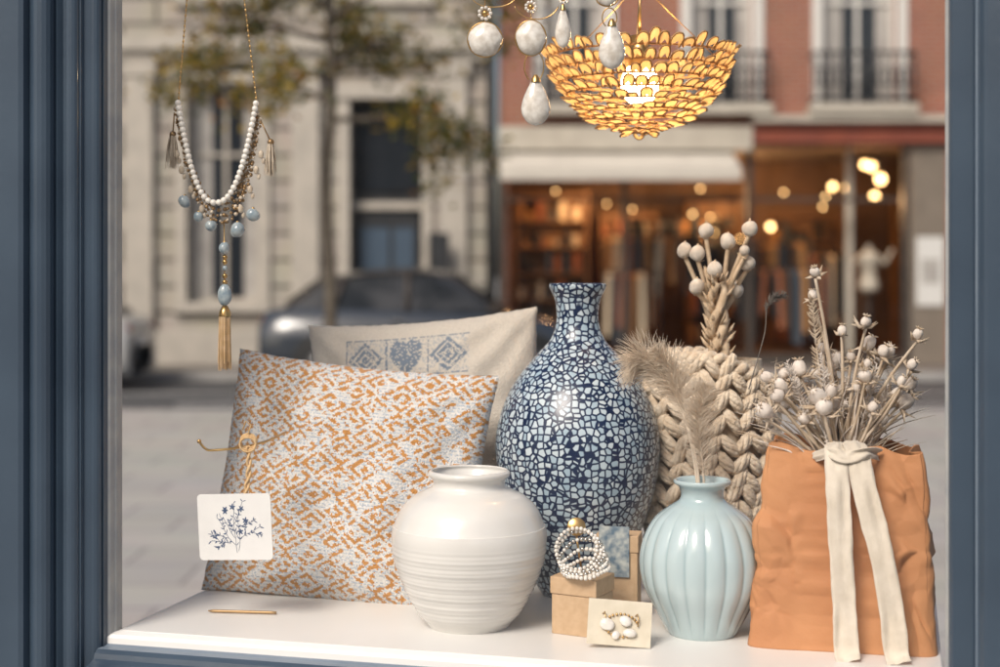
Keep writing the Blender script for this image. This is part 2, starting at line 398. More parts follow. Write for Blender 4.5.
for k in range(90):
    z=U(.27,.43); a=U(0,6.28); L=U(.012,.024)
    p=Vector((.006,-.03,z)); d=Vector((math.cos(a)*.6,math.sin(a)*.6,1)).normalized()
    b.tube([p+Vector((math.cos(a),math.sin(a),0))*.008,p+Vector((math.cos(a),math.sin(a),0))*.012+d*L*.5,p+Vector((math.cos(a),math.sin(a),0))*.012+d*L],[.002,.003,.0004],5,0,flat=.6)
b.build('berry_stems',[mst,mber],rb)

# ---------------------------------------------------------------- plumes in celadon vase
mplu=mat('pampas_plume',(.88,.77,.64),.9,(.92,.84,.73),40,trans=.5)
mplg=mat('grey_feather',(.12,.11,.10),.8,(.25,.22,.19),40)
def plume(b,ctrl,width,nb,mi=0,droop=.3,th=.0005,prof=lambda t:math.sin(math.pi*min(1,t*.93+.05))**.7,base=.002,start=.25):
    c=[Vector(p) for p in smoothprof(ctrl,12)]; k=len(c)
    b.tube(c,[base*(1-.75*i/k) for i in range(k)],6,mi)
    for q in range(nb):
        t=start+(1-start)*random.random(); i=min(k-2,int(t*(k-1))); p=c[i].lerp(c[i+1],R())
        tg=(c[i+1]-c[i]).normalized(); a=U(0,6.283)
        side=(tg.orthogonal().normalized()); side=Matrix.Rotation(a,3,tg)@side
        side.y*=.7
        L=width*prof((t-start)/(1-start))*U(.65,1.15)
        pts=[p]; d=(tg*.8+side*1.0).normalized(); cur=p.copy()
        for s_ in range(5):
            cur=cur+d*L/5; d=(d+Vector((U(-.18,.18),U(-.18,.18),-droop*.35+U(-.12,.12)))).normalized(); pts.append(cur.copy())
        b.tube(pts,[th,th,th*.9,th*.8,th*.6,th*.3],3,mi,False)
pv=empty('pampas_plumes',(.244,1.81,ZS+.16))
b=MB()
plume(b,[(0,0,-.09),(.002,0,.02),(-.004,.0,.09),(.003,-.005,.140)],.034,620,start=.38,droop=.1,th=.0004)
plume(b,[(0,0,-.09),(-.005,.02,.03),(-.020,.06,.11),(-.052,.075,.158),(-.080,.07,.160)],.048,900,start=.5,droop=.35,th=.0004)
plume(b,[(0,0,-.09),(-.003,.015,.03),(-.012,.05,.09),(-.022,.07,.14),(-.050,.07,.178)],.040,480,start=.5,droop=.25,th=.0004)
b.build('plumes',[mplu],pv)
fe=empty('dark_feather',(.34,1.93,1.45))
b=MB(); plume(b,[(-.02,0,-.01),(0,0,.06),(.005,0,.10),(.028,0,.112)],.011,200,start=.55,droop=-.1,base=.0009,th=.0004)
b.build('feather_vane',[mplg],fe)

# ---------------------------------------------------------------- paper bag
mbag=mat('brown_kraft_bag',(.47,.205,.085),.75,(.56,.265,.115),8,.7,70,bdist=.0015)
pb=empty('paper_gift_bag',(.404,1.775,ZS),(0,0,-TH+math.radians(2)))
b=MB(); NH=140; NPp=340
def rrect(t,hw,hd):
    a=2*math.pi*t; c,s_=math.cos(a),math.sin(a); e=.22
    return Vector((hw*math.copysign(abs(c)**e,c),hd*math.copysign(abs(s_)**e,s_),0))
Hh=.232
vs=[]
def facet(q):
    dd,pp=noise.voronoi(q)
    c=pp[0]
    g=Vector((noise.noise(c*7.7+Vector((.3,.1,.9))),noise.noise(c*5.3+Vector((2.1,.7,.2))),noise.noise(c*6.1+Vector((.5,3.3,.8)))))
    e=min(1,(dd[1]-dd[0])*3)
    return g.dot(q-c)*2.2*e+.55*min(.8,dd[1]-dd[0])
for i in range(NH+1):
    v=i/NH; z=Hh*v
    hw=.108-.012*v; hd=.060-.018*v
    for j in range(NPp):
        p=rrect(j/NPp,hw,hd); p.z=z
        if abs(p.x)>hw*.9: p.x-=math.copysign(.016*v*(1-(p.y/hd)**2),p.x)
        # diagonal creases in the paper: skewed coordinates
        q=Vector((p.x*1.15+p.z*.55,p.y,p.z*.62-p.x*.30))*19+Vector((3,1,0)); q=q+Vector((noise.noise(q*.6),0,noise.noise(q*.6+Vector((7,7,7)))))*.7
        f1=facet(q); f2=facet(Vector((q.x*1.6-q.z*.9,q.y,q.z*2.0+q.x*.7))+Vector((4,4,4)))
        nrm=Vector(((p.x/hw)**5,(p.y/hd)**5,0)); nrm=nrm.normalized() if nrm.length>0 else Vector((0,-1,0))
        f=min(1,v*5+.15)
        p+=nrm*f*(-.005+.0105*f1+.0048*f2+.006*math.sin(v*3.14)-.003*abs(noise.noise(p*30)))
        p.z+= (.012*noise.noise(Vector((p.x*25,p.y*25,3)))+.006*math.sin(p.x*60))*max(0,(v-.8)*5)
        p.x+=.004*v
        vs.append(p)
fs=[(i*NPp+j,i*NPp+(j+1)%NPp,(i+1)*NPp+(j+1)%NPp,(i+1)*NPp+j) for i in range(NH) for j in range(NPp)]
fs.append(tuple(range(NPp))[::-1])
b.add(vs,fs,0,True)
b.build('bag_body',[mbag],pb,solid=.0012)
mrib=mat('cotton_ribbon',(.70,.63,.53),.9,(.62,.55,.45),50,.6,320,bdist=.001,sheen=.3)
b=MB()
def ribbon(ctrl,w,wdir=(1,0,0),sub=14):
    c=[Vector(p) for p in smoothprof(ctrl,sub)]; k=len(c); wd=Vector(wdir); M_=8; vs=[]
    for i,p in enumerate(c):
        tg=(c[min(i+1,k-1)]-c[max(i-1,0)]).normalized()
        a=(wd-tg*wd.dot(tg)).normalized(); nn=tg.cross(a)
        for j in range(M_+1):
            t=j/M_*2-1
            vs.append(p+a*w/2*t*(1+.10*noise.noise(p*50))+nn*(.002*math.cos(t*2.2+i*.05)+.005*noise.noise(Vector((t*1.6,i*.10,w*100)))))
    b.add(vs,[(i*(M_+1)+j,i*(M_+1)+j+1,(i+1)*(M_+1)+j+1,(i+1)*(M_+1)+j) for i in range(k-1) for j in range(M_)],0,True)
yf=-.074
ribbon([(-.004,yf+.035,.236),(-.006,yf+.008,.232),(-.004,yf-.008,.195),(.000,yf-.013,.12),(.004,yf-.014,.05),(.006,yf-.015,.012),(.008,yf-.027,.002)],.026)
ribbon([(.012,yf+.035,.238),(.018,yf+.008,.231),(.026,yf-.008,.190),(.044,yf-.015,.12),(.056,yf-.016,.05),(.060,yf-.016,.012),(.063,yf-.027,.003)],.027)
ribbon([(-.030,yf+.03,.222),(-.012,yf+.004,.230),(.006,yf-.002,.226),(.030,yf+.004,.231),(.044,yf+.03,.226)],.013,(0,0,1))
b.build('ribbon',[mrib],pb,solid=.0009)
# dried poppy heads
mpod=mat('seed_pod',(.62,.54,.47),.75,(.80,.73,.66),80,.5,150,sheen=.2)
mgra=mat('dried_grass',(.60,.47,.33),.85,(.78,.67,.54),50,trans=.25)
df=empty('dried_flower_bouquet',(.402,1.77,1.388))
PODS=[(-34,176),(-35,204),(24,146),(-2,136),(50,111),(90,131),(82,96),(66,78),(41,66),(20,84),(0,96),(-14,113),(-52,90),(-70,84),(-93,80),(-85,61),(-101,43),(-64,49),(29,49),(61,55),(78,52),(6,61),(-17,66),(-38,61),(56,96),(35,119),(-78,72),(50,31),(12,105),(30,96),(-28,84),(-46,74),(70,62),(90,70),(-8,48),(-58,64),(-30,48),(16,72),(46,84),(60,108),(-6,82),(36,36),(-50,34)]
b=MB()
for k,(dx,dz) in enumerate(PODS):
    x=dx/1000*.95; z=dz/1000; y=U(-.045,.035)
    root=Vector((x*.12+.0,U(-.01,.01),-.10)); tip=Vector((x,y,z-.008))
    m1=root.lerp(tip,.45)+Vector((-x*.28,0,.012)); m2=root.lerp(tip,.75)+Vector((-x*.14+U(-.006,.006),U(-.004,.004),.008))
    c=smoothprof([tuple(root),tuple(m1),tuple(m2),tuple(tip)],6)
    b.tube(c,[.0026-.0009*i/len(c) for i in range(len(c))],5,1)
    d=(tip-m2).normalized(); d=(d+Vector((U(-.4,.4),U(-.5,.1),U(-.2,.3)))).normalized(); Mq=d.to_track_quat('Z','Y').to_matrix()
    r=.0088*U(.62,1.18) if k!=1 else .006
    b.ball((x,y,z),r,0,12,9,sc=(1,U(.85,1),U(1.0,1.3)),M=Mq,jit=.3)
    for q in range(7):
        a=q*6.283/7; p0=Vector((.25*r*math.cos(a),.25*r*math.sin(a),1.08*r)); p1=Vector((.75*r*math.cos(a),.75*r*math.sin(a),1.35*r))
        b.tube([Vector((x,y,z))+Mq@p0,Vector((x,y,z))+Mq@p1],[.0012,.0005],4,1)
    for q in range(7):
        a=U(0,6.283); p0=Vector((0,0,-r*1.0)); p1=Vector((r*1.1*math.cos(a),r*1.1*math.sin(a),-r*.9)); p2=Vector((r*2.3*math.cos(a),r*2.3*math.sin(a),-r*U(-.6,1.5)))
        b.tube([Vector((x,y,z))+Mq@p for p in (p0,p1,p2)],[.0014,.0028,.0003],4,1,flat=.4)
for k in range(95):
    a=U(-1.0,1.0); L=U(.08,.165)*(1-.3*abs(a)); y=U(-.04,.04)
    p=Vector((U(-.02,.02),y*.4,-.06)); d=Vector((math.sin(a)*.55,y*2,1)).normalized(); pts=[p.copy()]
    bend=U(-.08,.26)*(1 if a>0 else -1)
    for i in range(9):
        p=p+d*(L/9*1.25); d=(d+Vector((bend+U(-.1,.1),U(-.08,.08),-.03))).normalized(); pts.append(p.copy())
    wd=U(.0010,.0030)
    b.tube(pts,[wd*math.sin(math.pi*(.15+.82*i/9)) for i in range(10)],5,1 if R()<.5 else 0,flat=.5)
for k in range(12):
    x=U(-.08,.07); 
    plume(b,[(x*.1,0,-.08),(x*.5,U(-.02,.02),0),(x,U(-.03,.03),U(.05,.11))],.013,90,mi=0,start=.5,droop=.1,th=.0007,base=.0014)
plume(b,[(-.01,0,-.05),(-.022,0,.06),(-.030,.0,.13),(-.033,0,.17)],.013,140,mi=1,start=.35,droop=-.2,th=.0008)
b.build('poppy_heads_and_grass',[mpod,mgra],df)

# ---------------------------------------------------------------- kraft boxes, bracelets, earring card
mkr=mat('kraft_card',(.50,.34,.20),.8,(.56,.39,.24),120,.3,200,bdist=.0006)
mpap=mat('printed_label',(.10,.16,.22),.7,(.45,.48,.46),90,detail=2)
mcr=mat('cream_card',(.66,.60,.48),.75,(.60,.54,.42),60,.2,200,bdist=.0004)
mgold=mat('brass',(.62,.40,.16),.28,(.50,.31,.12),60,metal=.9)
msil=mat('silver',(.62,.60,.56),.25,metal=1)
mprl=mat('pearl',(.72,.67,.60),.22,(.80,.77,.72),50,coat=.7)
gb=empty('kraft_gift_box',(.1,1.818,ZS),(0,0,math.radians(-28)))
b=MB(); b.box(-.029,.029,-.026,.026,0,.048,0); b.build('tray',[mkr],gb,bevel=.0012)
b=MB(); b.box(-.0305,.0305,-.0275,.0275,.0484,.069,0); b.build('lid',[mkr],gb,bevel=.0012)
gb2=empty('kraft_gift_box',(.150,1.893,ZS),(0,0,math.radians(-12)))
b=MB(); b.box(-.026,.026,-.02,.02,0,.085,0); b.build('tray',[mkr],gb2,bevel=.001)
b=MB(); b.box(-.0272,.0272,-.0212,.0212,.0854,.106,0); b.build('lid',[mkr],gb2,bevel=.001)
b=MB(); b.box(-.022,.016,-.0235,-.0222,.055,.118,0); b.build('label_card',[mpap],gb2)
b=MB(); b.lathe([(0.0005,-.001),(.0105,-.001),(.0115,0),(.0105,.001),(.0005,.001)],28,0,M=Matrix.Translation((.094,1.845,1.278))@Matrix.Rotation(math.radians(75),4,'X'))
b.tube([(.094,1.846,1.267),(.1,1.85,1.226)],.0014,6,0)
b.build('brass_disc_charm',[mgold])
b=MB()
def beads(b,c,r,M,rb_,mi=0,sq=1.0,alt=None):
    n=max(8,int(2*math.pi*r*(1+sq)/2/(rb_*1.95)))
    for i in range(n):
        a=2*math.pi*i/n; p=Vector(c)+M@Vector((r*math.cos(a),r*sq*math.sin(a),.0012*math.sin(5*a)))
        b.ball(p,rb_*U(.92,1.05),(alt if alt is not None and i%4==0 else mi),8,6)
cB=Vector((.104,1.800,1.246))
for k,(dz,rx,ry,r_) in enumerate([(-.010,12,-10,.027),(-.004,22,-16,.028),(.003,34,-22,.028),(.009,50,-24,.027),(.012,64,-30,.025)]):
    M_=Matrix.Rotation(math.radians(ry),3,'Y')@Matrix.Rotation(math.radians(rx),3,'X')
    beads(b,cB+Vector((-.003*k,.002*k,dz)),r_,M_,.0026,0 if k!=2 else 1,alt=1 if k%2 else 0)
b.build('beaded_bracelets',[mprl,msil,mgold])
ec=empty('earring_card',(.139,1.745,ZS+.0265),(math.radians(-20),math.radians(4),math.radians(-3)))
b=MB(); b.box(-.037,.037,-.0006,.0006,-.025,.027,0); b.build('card',[mcr],ec)
b=MB()
for (x,z,r,sc) in [(-.014,-.002,.009,(1,.4,.85)),(.006,.004,.008,(1,.4,.8)),(.012,-.010,.0065,(1.3,.5,.7)),(-.004,-.013,.005,(1,.5,1))]:
    b.ball((x,-.004,z),r,0,14,8,sc=sc,jit=.4)
for k in range(22):
    a=k/21*5.2+.4; b.ball((.002+.019*math.cos(a),-.0025,-.002+.013*math.sin(a)),.0017,1,7,5)
for x in (-.02,.018): b.tube([(x,-.001,.010),(x+.002,-.006,.012),(x+.004,-.005,.004),(x+.003,-.003,-.002)],.0008,5,1)
b.build('earrings',[mprl,mgold],ec)

# ---------------------------------------------------------------- hanging tag
mink=mat('blue_ink',(.06,.10,.20),.8)
ht=empty('hanging_price_tag',(-.3290,1.862,1.275))
b=MB(); Mt=Matrix.Rotation(math.radians(-14),4,'Z')@Matrix.Rotation(math.radians(-3.0),4,'Y')
pts=[]
for cx,cz,a0 in ((.044,.036,0),(-.044,.036,90),(-.044,-.036,180),(.044,-.036,270)):
    for i in range(7): a=math.radians(a0+15*i); pts.append((cx+.005*math.cos(a),cz+.005*math.sin(a)))
vs=[Mt@Vector((x,-.0007,z)) for x,z in pts]+[Mt@Vector((x,.0007,z)) for x,z in pts]; k=len(pts)
b.add(vs,[tuple(range(k))[::-1],tuple(range(k,2*k))]+[(i,(i+1)%k,k+(i+1)%k,k+i) for i in range(k)],0,False)
b.build('card',[mat('white_card',(.78,.775,.76),.6,(.75,.745,.73),30,.1,200)],ht)
b=MB()
def stroke(pts,r=.00045): b.tube([Mt@Vector((x,-.0010,z)) for x,z in pts],r,4,0,flat=.5)
def leaf(x,z,a,L,wd):
    c,s_=math.cos(a),math.sin(a); q=[(0,0),(L*.35,wd),(L*.75,wd*.7),(L,0),(L*.7,-wd*.8),(L*.3,-wd)]
    b.add([Mt@Vector((x+c*u-s_*v,-.00095,z+s_*u+c*v)) for u,v in q],[tuple(range(6))],0,False)
def branch(x,z,a,L,dep):
    pts=[(x,z)]; n_=7
    for i in range(n_):
        a+=U(-.2,.2); x+=math.cos(a)*L/n_; z+=math.sin(a)*L/n_; pts.append((x,z))
        if abs(x)<.042 and abs(z)<.034:
            for s_ in (-1,1):
                if R()<.55: leaf(x,z,a+s_*U(.5,1.1),U(.003,.007),U(.0004,.0010))
    stroke(pts,.0003)
    if dep>0:
        for i in (2,4): branch(pts[i][0],pts[i][1],a+(.8 if i==2 else -.8),L*.5,dep-1)
for (x,z,a,L) in [(.002,-.032,1.75,.062),(.004,-.030,1.15,.052),(0,-.022,2.3,.042),(.006,-.016,.6,.032),(-.006,-.02,2.8,.026)]: branch(x,z,a,L,1)
for k in range(6):
    a0=U(0,6); cx,cz=U(-.020,.018),U(-.008,.026)
    for q in range(5): leaf(cx,cz,a0+q*1.257,.0046,.0010)
b.build('ink_drawing',[mink],ht)
mcord=mat('raffia_cord',(.58,.37,.17),.8,(.68,.48,.26),100,.4,300)
b=MB()
for k in range(2):
    pts=[(.012+.0022*math.cos(t*14+k*3.14)+.003*math.sin(t*3),.002+.0022*math.sin(t*14+k*3.14)+.02*t,.036+.062*t) for t in [i/30 for i in range(31)]]
    b.tube(pts,.0018,6,0)
for k in range(3):
    pts=[(.013+.010*math.cos(a),.020+.003*k-.003,.100+.009*math.sin(a)+.002*k) for a in [6.283*i/18 for i in range(19)]]
    b.tube(pts,.0015,5,0,False)
b.tube([(.013,.02,.112),(.016,.022,.124),(.010,.02,.129),(.006,.02,.118)],.0012,5,0)
b.build('raffia_cord',[mcord],ht)
b=MB(); b.tube(smoothprof([(-.375,1.872,1.379),(-.368,1.872,1.371),(-.360,1.875,1.3685),(-.33,1.883,1.3705),(-.300,1.92,1.374),(-.285,1.99,1.378)],6),.0016,8,0); b.ball((-.3755,1.872,1.380),.0028,0)
b.build('brass_hook_rod',[mgold])
b=MB(); b.tube([(-.3725,1.915,ZS+.0026),(-.366,1.914,ZS+.0026),(-.29,1.905,ZS+.0026),(-.284,1.904,ZS+.0026)],[.0008,.0020,.0020,.0018],8,0)
b.build('gold_pencil',[mat('worn_brass',(.42,.27,.13),.45,metal=.6)])

# ---------------------------------------------------------------- necklace
mblu=mat('blue_grey_stone',(.22,.29,.34),.25,(.44,.50,.51),120,coat=.5)
mbrz=mat('bronze_chain',(.34,.22,.11),.4,metal=.7)
mtas=mat('tan_tassel',(.56,.37,.19),.8,(.68,.49,.29),100)
mshl=mat('shell',(.46,.37,.27),.5,(.66,.57,.45),120,coat=.2)
nk=empty('hanging_necklace',(-.363,1.93,1.808))
CZ=2.379-1.808
b=MB()
for (x0,x1) in ((-.051,-.040),(.050,.034)):
    p0=Vector((x0,0,0)); p1=Vector((x1,0,.133)); top=Vector((x1*.6,.0,CZ-.0))
    L=[p0.lerp(p1,i/20) for i in range(20)]+[p1.lerp(top,i/40) for i in range(41)]
    b.tube(L,.0006,5,0)
    for i in range(0,60): 
        p=L[i]; b.ball(p,.0014,0,6,4,sc=(1,.6,1.5))
b.build('fine_gold_chain',[mgold],nk)
b=MB()
def cat(x0,z0,x1,z1,xm,zm,n_):
    out=[]
    for i in range(n_+1):
        t=i/n_*2-1
        x=(xm+(x0-xm)*(-t)**.85) if t<0 else (xm+(x1-xm)*t**.85)
        zz=(zm+(z0-zm)*(-t)**2.0) if t<0 else (zm+(z1-zm)*t**2.0)
        out.append(Vector((x,0,zz)))
    return out
def resample(P,step):
    out=[P[0]]; acc=0
    for a,c in zip(P,P[1:]):
        d=(c-a).length; 
        while acc+d>=step:
            f=(step-acc)/d; a=a.lerp(c,f); out.append(a); d=(c-a).length; acc=0
        acc+=d
    return out
for p in resample(cat(-.050,0,.050,.0,-.002,-.128,200),.0070): b.ball(p+Vector((0,-.006,0)),.0041*U(.93,1.05),0,10,8)
b.build('pearl_strand',[mat('cream_pearl',(.86,.82,.75),.25,coat=.6)],nk)
b=MB()
for q in range(4):
    P=resample(cat(-.056+.003*q,-.005-.01*q,.054-.002*q,-.02+.004*q,.006,-.153+.008*q,200),.0042)
    for i,p in enumerate(P): b.ball(p+Vector((U(-.0015,.0015),U(-.002,.004),U(-.0015,.0015))),.0023*U(.7,1.3),0 if (i+q)%3 else 1,6,5)
for (x,z) in [(-.052,-.06),(-.046,-.08),(-.034,-.105),(-.02,-.13),(.03,-.13),(.042,-.105),(.05,-.08),(.056,-.06)]:
    b.ball((x,-.004,z-.006),.0036,1,8,6,sc=(1,.6,1.5)); b.ball((x+.003,-.002,z-.014),.003,1,8,6,sc=(.8,.6,1.4))
b.build('bronze_bead_strands',[mbrz,mshl,mblu],nk)
b=MB()
for (x,z) in [(-.058,-.04),(.068,-.05)]:
    b.ball((x,0,z),.0045,1,8,6)
    for k in range(90):
        a=U(0,6.283); r0=U(0,.0042); L=U(.034,.045)
        b.tube([(x+r0*math.cos(a),r0*math.sin(a),z-.002),(x+r0*1.8*math.cos(a),r0*1.8*math.sin(a),z-L*.5),(x+r0*2.2*math.cos(a)+U(-.001,.001),r0*2*math.sin(a),z-L)],[.0006,.0006,.0003],4,0,False)
b.tube([(-.056,0,-.012),(-.058,0,-.04)],.001,5,1); b.tube([(.054,0,-.02),(.068,0,-.05)],.001,5,1)
b.build('side_tassels',[mshl,mbrz],nk)
b=MB()
for (x,z,r) in [(-.042,-.127,.0078),(-.008,-.158,.0075),(.026,-.163,.0098),(.046,-.144,.0085),(-.024,-.146,.006),(.009,-.186,.0070)]:
    b.ball((x,-.004,z),r,0,14,10,jit=.25); b.ball((x,-.004,z+r),.0022,1,6,5)
b.ball((.009,-.002,-.247),.0115,0,16,10,sc=(.85,.7,1.15),jit=.2)
b.tube([(.008,0,-.15),(.009,0,-.27)],.0007,5,1)
for z in (-.198,-.204,-.212,-.222,-.230,-.262): b.ball((.009,0,z),.0034,1 if z!=-.212 else 0,8,6)
b.lathe([(.0005,.008),(.004,.007),(.0075,.0),(.008,-.006)],16,1,c=(.009,0,-.268))
for k in range(170):
    a=U(0,6.283); r0=.0072*math.sqrt(R()); L=U(.062,.074)
    b.tube([(.009+r0*math.cos(a),r0*math.sin(a),-.270),(.009+r0*1.1*math.cos(a),r0*1.1*math.sin(a),-.27-L*.5),(.009+r0*1.25*math.cos(a),r0*1.2*math.sin(a),-.27-L)],[.0006,.0006,.0004],4,2,False)
b.build('stone_drop_and_tassel',[mblu,mgold,mtas],nk)

# ---------------------------------------------------------------- hanging earrings
mmop=mat('mother_of_pearl',(.58,.53,.46),.16,(.84,.81,.75),90,coat=.8,detail=8)
def hang(name,x,y,parts,ztop):
    e=empty(name,(x,y,0)); b=MB()
    b.tube([(0,0,ztop),(0,0,2.379)],.0005,5,1)
    prev=ztop
    for (kind,z,r,h,dx) in parts:
        b.tube([(dx*.5,0,prev),(dx,0,z+h)],.0007,5,1)
        if kind=='o': 
            b.ball((dx,0,z),r,0,20,14,sc=(1,.55,h/r),jit=.14)
            pts=[(dx+(r+.001)*math.cos(a),-.0+.0,z+(h+.001)*math.sin(a)) for a in [6.283*i/32 for i in range(33)]]
            b.tube(pts,.0009,5,1,False)
        elif kind=='d':
            pf=[(.0006,-h),(r*.55,-h*.88),(r*.9,-h*.6),(r,-h*.3),(r*.85,h*.1),(r*.5,h*.55),(r*.18,h*.9),(.0006,h)]
            b.lathe(smoothprof(pf,4),20,0,c=(0,0,0),M=Matrix.Translation((dx,0,z))@Matrix.Diagonal((1,.6,1,1)))
            b.lathe([(r*.35,h*.72),(r*.3,h*.86),(r*.12,h*1.02)],12,1,c=(dx,0,z))
        elif kind=='c':
            for q in range(9):
                a=q*.698; b.ball((dx+r*math.cos(a),-.002,z+r*math.sin(a)),r*.36,0,7,5)
            b.ball((dx,-.002,z),r*.6,1,8,6)
        elif kind=='h':
            pts=[(dx+r*math.cos(a),0,z+h*math.sin(a)) for a in [-1.0+ (5.2)*i/28 for i in range(29)]]
            b.tube(pts,.0008,5,1,False)
        prev=z-h
    b.build('drops',[mmop,mgold],e)
hang('pearl_disc_earring',-.0185,1.85,[('c',1.910,.007,.007,0),('o',1.878,.0205,.0205,0)],1.92)
hang('shell_drop_earring',.038,1.85,[('c',1.918,.006,.006,0),('o',1.880,.018,.021,0),('h',1.845,.012,.019,.004),('d',1.803,.018,.031,.006)],1.925)
hang('small_drop_earring',.078,1.86,[('c',1.930,.005,.005,0),('d',1.896,.010,.027,0)],1.935)
hang('teardrop_earring',.132,1.85,[('o',1.931,.013,.011,0),('h',1.905,.009,.012,.003),('d',1.872,.0165,.031,.006)],1.94)
b=MB()
pts=[(.045+.028*math.cos(a),1.85,1.925+.022*math.sin(a)) for a in [3.4+2.6*i/20 for i in range(21)]]
b.tube(pts,.0008,5,0)
pts=[(-.008+.026*math.cos(a),1.85,1.930+.012*math.sin(a)) for a in [3.3+2.8*i/20 for i in range(21)]]
b.tube(pts,.0008,5,0)
b.build('wire_garland',[mgold])

# ---------------------------------------------------------------- petal pendant lamp
mpet=mat('golden_petal',(.70,.44,.18),.5,(.85,.60,.30),60,.3,200,trans=.5)
mrat=mat('rattan_edge',(.38,.20,.075),.5,(.52,.31,.13),60,.4,200,trans=.12)
pl_=empty('petal_pendant_lamp',(.191,2.05,1.785))
b=MB()
Rr=.124; Hh=.104
def bowl(t):
    a=t*1.35
    return Rr*math.sin(a)/math.sin(1.35), Hh*(1-math.cos(a))/(1-math.cos(1.35))
tiers=10
for i in range(tiers):
    t=.07+.93*i/(tiers-1); r,z=bowl(t); r2,z2=bowl(t-.02)
    tn=Vector((r-r2,0,z-z2)).normalized(); nn=Vector((tn.z,0,-tn.x))
    n_=max(7,int(2*math.pi*r/.0165))
    for j in range(n_):
        th=2*math.pi*(j+.5*(i%2)+U(-.2,.2))/n_; Rz=Matrix.Rotation(th,3,'Z')
        c=Vector((r,0,z+U(-.002,.002))); w_=.0076*U(.75,1.15); L=.0185*U(.75,1.25); tilt=U(.05,.55); yaw=U(-.3,.3)
        dirv=(tn+nn*tilt+Vector((0,yaw,0))).normalized(); sv=(Vector((0,1,0))-dirv*dirv.y).normalized()
        O_=c-tn*.006
        outl=[(-.75,0),(-1,.25),(-1,.6),(-.72,.88),(-.3,1.0),(.3,1.0),(.72,.88),(1,.6),(1,.25),(.75,0)]
        P=[Rz@(O_+sv*w_*a_+dirv*L*h_+nn*.0028*(1-a_*a_)) for a_,h_ in outl]
        cen=Rz@(O_+dirv*L*.45+nn*.0045)
        b.add([cen]+P,[(0,q,q+1) for q in range(1,10)],0,True)
        b.tube(P,.0013,4,1)
    pts=[(r*.975*math.cos(a),r*.975*math.sin(a),z-.004) for a in [6.283*k/60 for k in range(61)]]
    b.tube(pts,.0014,5,1,False)
b.build('petal_shade',[mpet,mrat],pl_)
b=MB()
b.tube([(0,0,.20),(0,0,2.379-1.785)],.002,8,0); b.lathe([(.0005,.13),(.014,.128),(.016,.10),(.015,.085)],20,0)
for k in range(3):
    a=k*2.094+.4; b.tube([(0,0,.20),(.122*math.cos(a),.122*math.sin(a),.104)],.0007,5,0)
b.tube([(0,0,.13),(0,0,.2)],.002,6,0)
b.build('cord_and_socket',[mgold],pl_)
b=MB(); b.ball((0,0,.062),.026,0,16,12,sc=(1,1,1.15))
mbulb=mat('warm_bulb',(1,.8,.5),.5,emis=(1,.66,.32),estr=32)
b.build('bulb',[mbulb],pl_)
ld=bpy.data.lights.new('lamp_light','POINT'); ld.energy=3.0; ld.color=(1,.68,.36); ld.shadow_soft_size=.03
lo=bpy.data.objects.new('lamp_light',ld); S.collection.objects.link(lo); lo.location=(0,0,.115); lo.parent=pl_

# ================================================================ STREET
masph=mat('asphalt',(.055,.055,.057),.85,(.07,.07,.072),3,.4,60)
mpave=brickmat('paving_slabs',(.42,.40,.37),(.36,.345,.32),(.22,.21,.20),.8,.5,.012)
mpavf=brickmat('paving_setts',(.20,.175,.15),(.16,.14,.12),(.09,.08,.07),.4,.25,.012)
for m_ in (mpave,mpavf):
    for nd in m_.node_tree.nodes:
        if nd.type=='SEPXYZ':
            for lk in list(m_.node_tree.links):
                if lk.from_node==nd and lk.from_socket.name=='Z':
                    ts=lk.to_socket; m_.node_tree.links.remove(lk); m_.node_tree.links.new(nd.outputs['Y'],ts)
mkerb=mat('kerb_stone',(.36,.35,.33),.8,(.30,.29,.28),5)
mlgr=mat('ground_far',(.30,.29,.27),.9,(.25,.24,.22),.5)
b=MB(); b.add([(-200,-200,-.15),(200,-200,-.15),(200,200,-.15),(-200,200,-.15)],[(0,1,2,3)],0,False); b.build('ground',[mlgr])
b=MB(); b.add([(-60,16.6,-.12),(60,16.6,-.12),(60,22.3,-.12),(-60,22.3,-.12)],[(0,1,2,3)],0,False); b.build('road',[masph])
b=MB(); b.box(-60,60,22.45,60,-.14,0,0); b.build('pavement',[mpavf])
b=MB(); b.box(-60,60,-60,16.45,-.14,0,0); b.build('pavement',[mpave])
b=MB()
for y in (16.4505,22.3):
    for k in range(60): b.box(-60+2*k,-60+2*k+1.99,y,y+.149,-.14,.004,0)
b.build('kerb',[mkerb],bevel=.01)
b=MB()
for k in range(30): b.box(-60+4*k,-58+4*k,18.4,18.52,-.116,-.1158,0)
b.box(-60,60,20.0,20.08,-.116,-.1158,0)
b.build('road_markings',[mwhite])

def facade(b,x0,x1,z0,z1,y0,y1,ops,mi=0):
    xs=sorted(set([x0,x1]+[o[0] for o in ops]+[o[1] for o in ops])); zs=sorted(set([z0,z1]+[o[2] for o in ops]+[o[3] for o in ops]))
    for i in range(len(xs)-1):
        for j in range(len(zs)-1):
            cx=(xs[i]+xs[i+1])/2; cz=(zs[j]+zs[j+1])/2
            if any(o[0]<cx<o[1] and o[2]<cz<o[3] for o in ops): 
                continue
            b.box(xs[i],xs[i+1],y0,y1,zs[j],zs[j+1],mi)
mstone=brickmat('cream_ashlar',(.42,.38,.325),(.36,.325,.28),(.12,.11,.095),1.1,.42,.034)
mtrim=mat('stone_trim',(.45,.41,.355),.8,(.38,.35,.305),4,.3,40)
mdgl=mat('dark_window_glass',(.02,.024,.03),.08,spec=.5)
mcur=mat('curtain',(.42,.40,.37),.9,(.32,.30,.28),3)
mdoor=mat('dark_door',(.018,.02,.024),.4,(.03,.032,.035),3)
miron=mat('wrought_iron',(.02,.02,.022),.5)
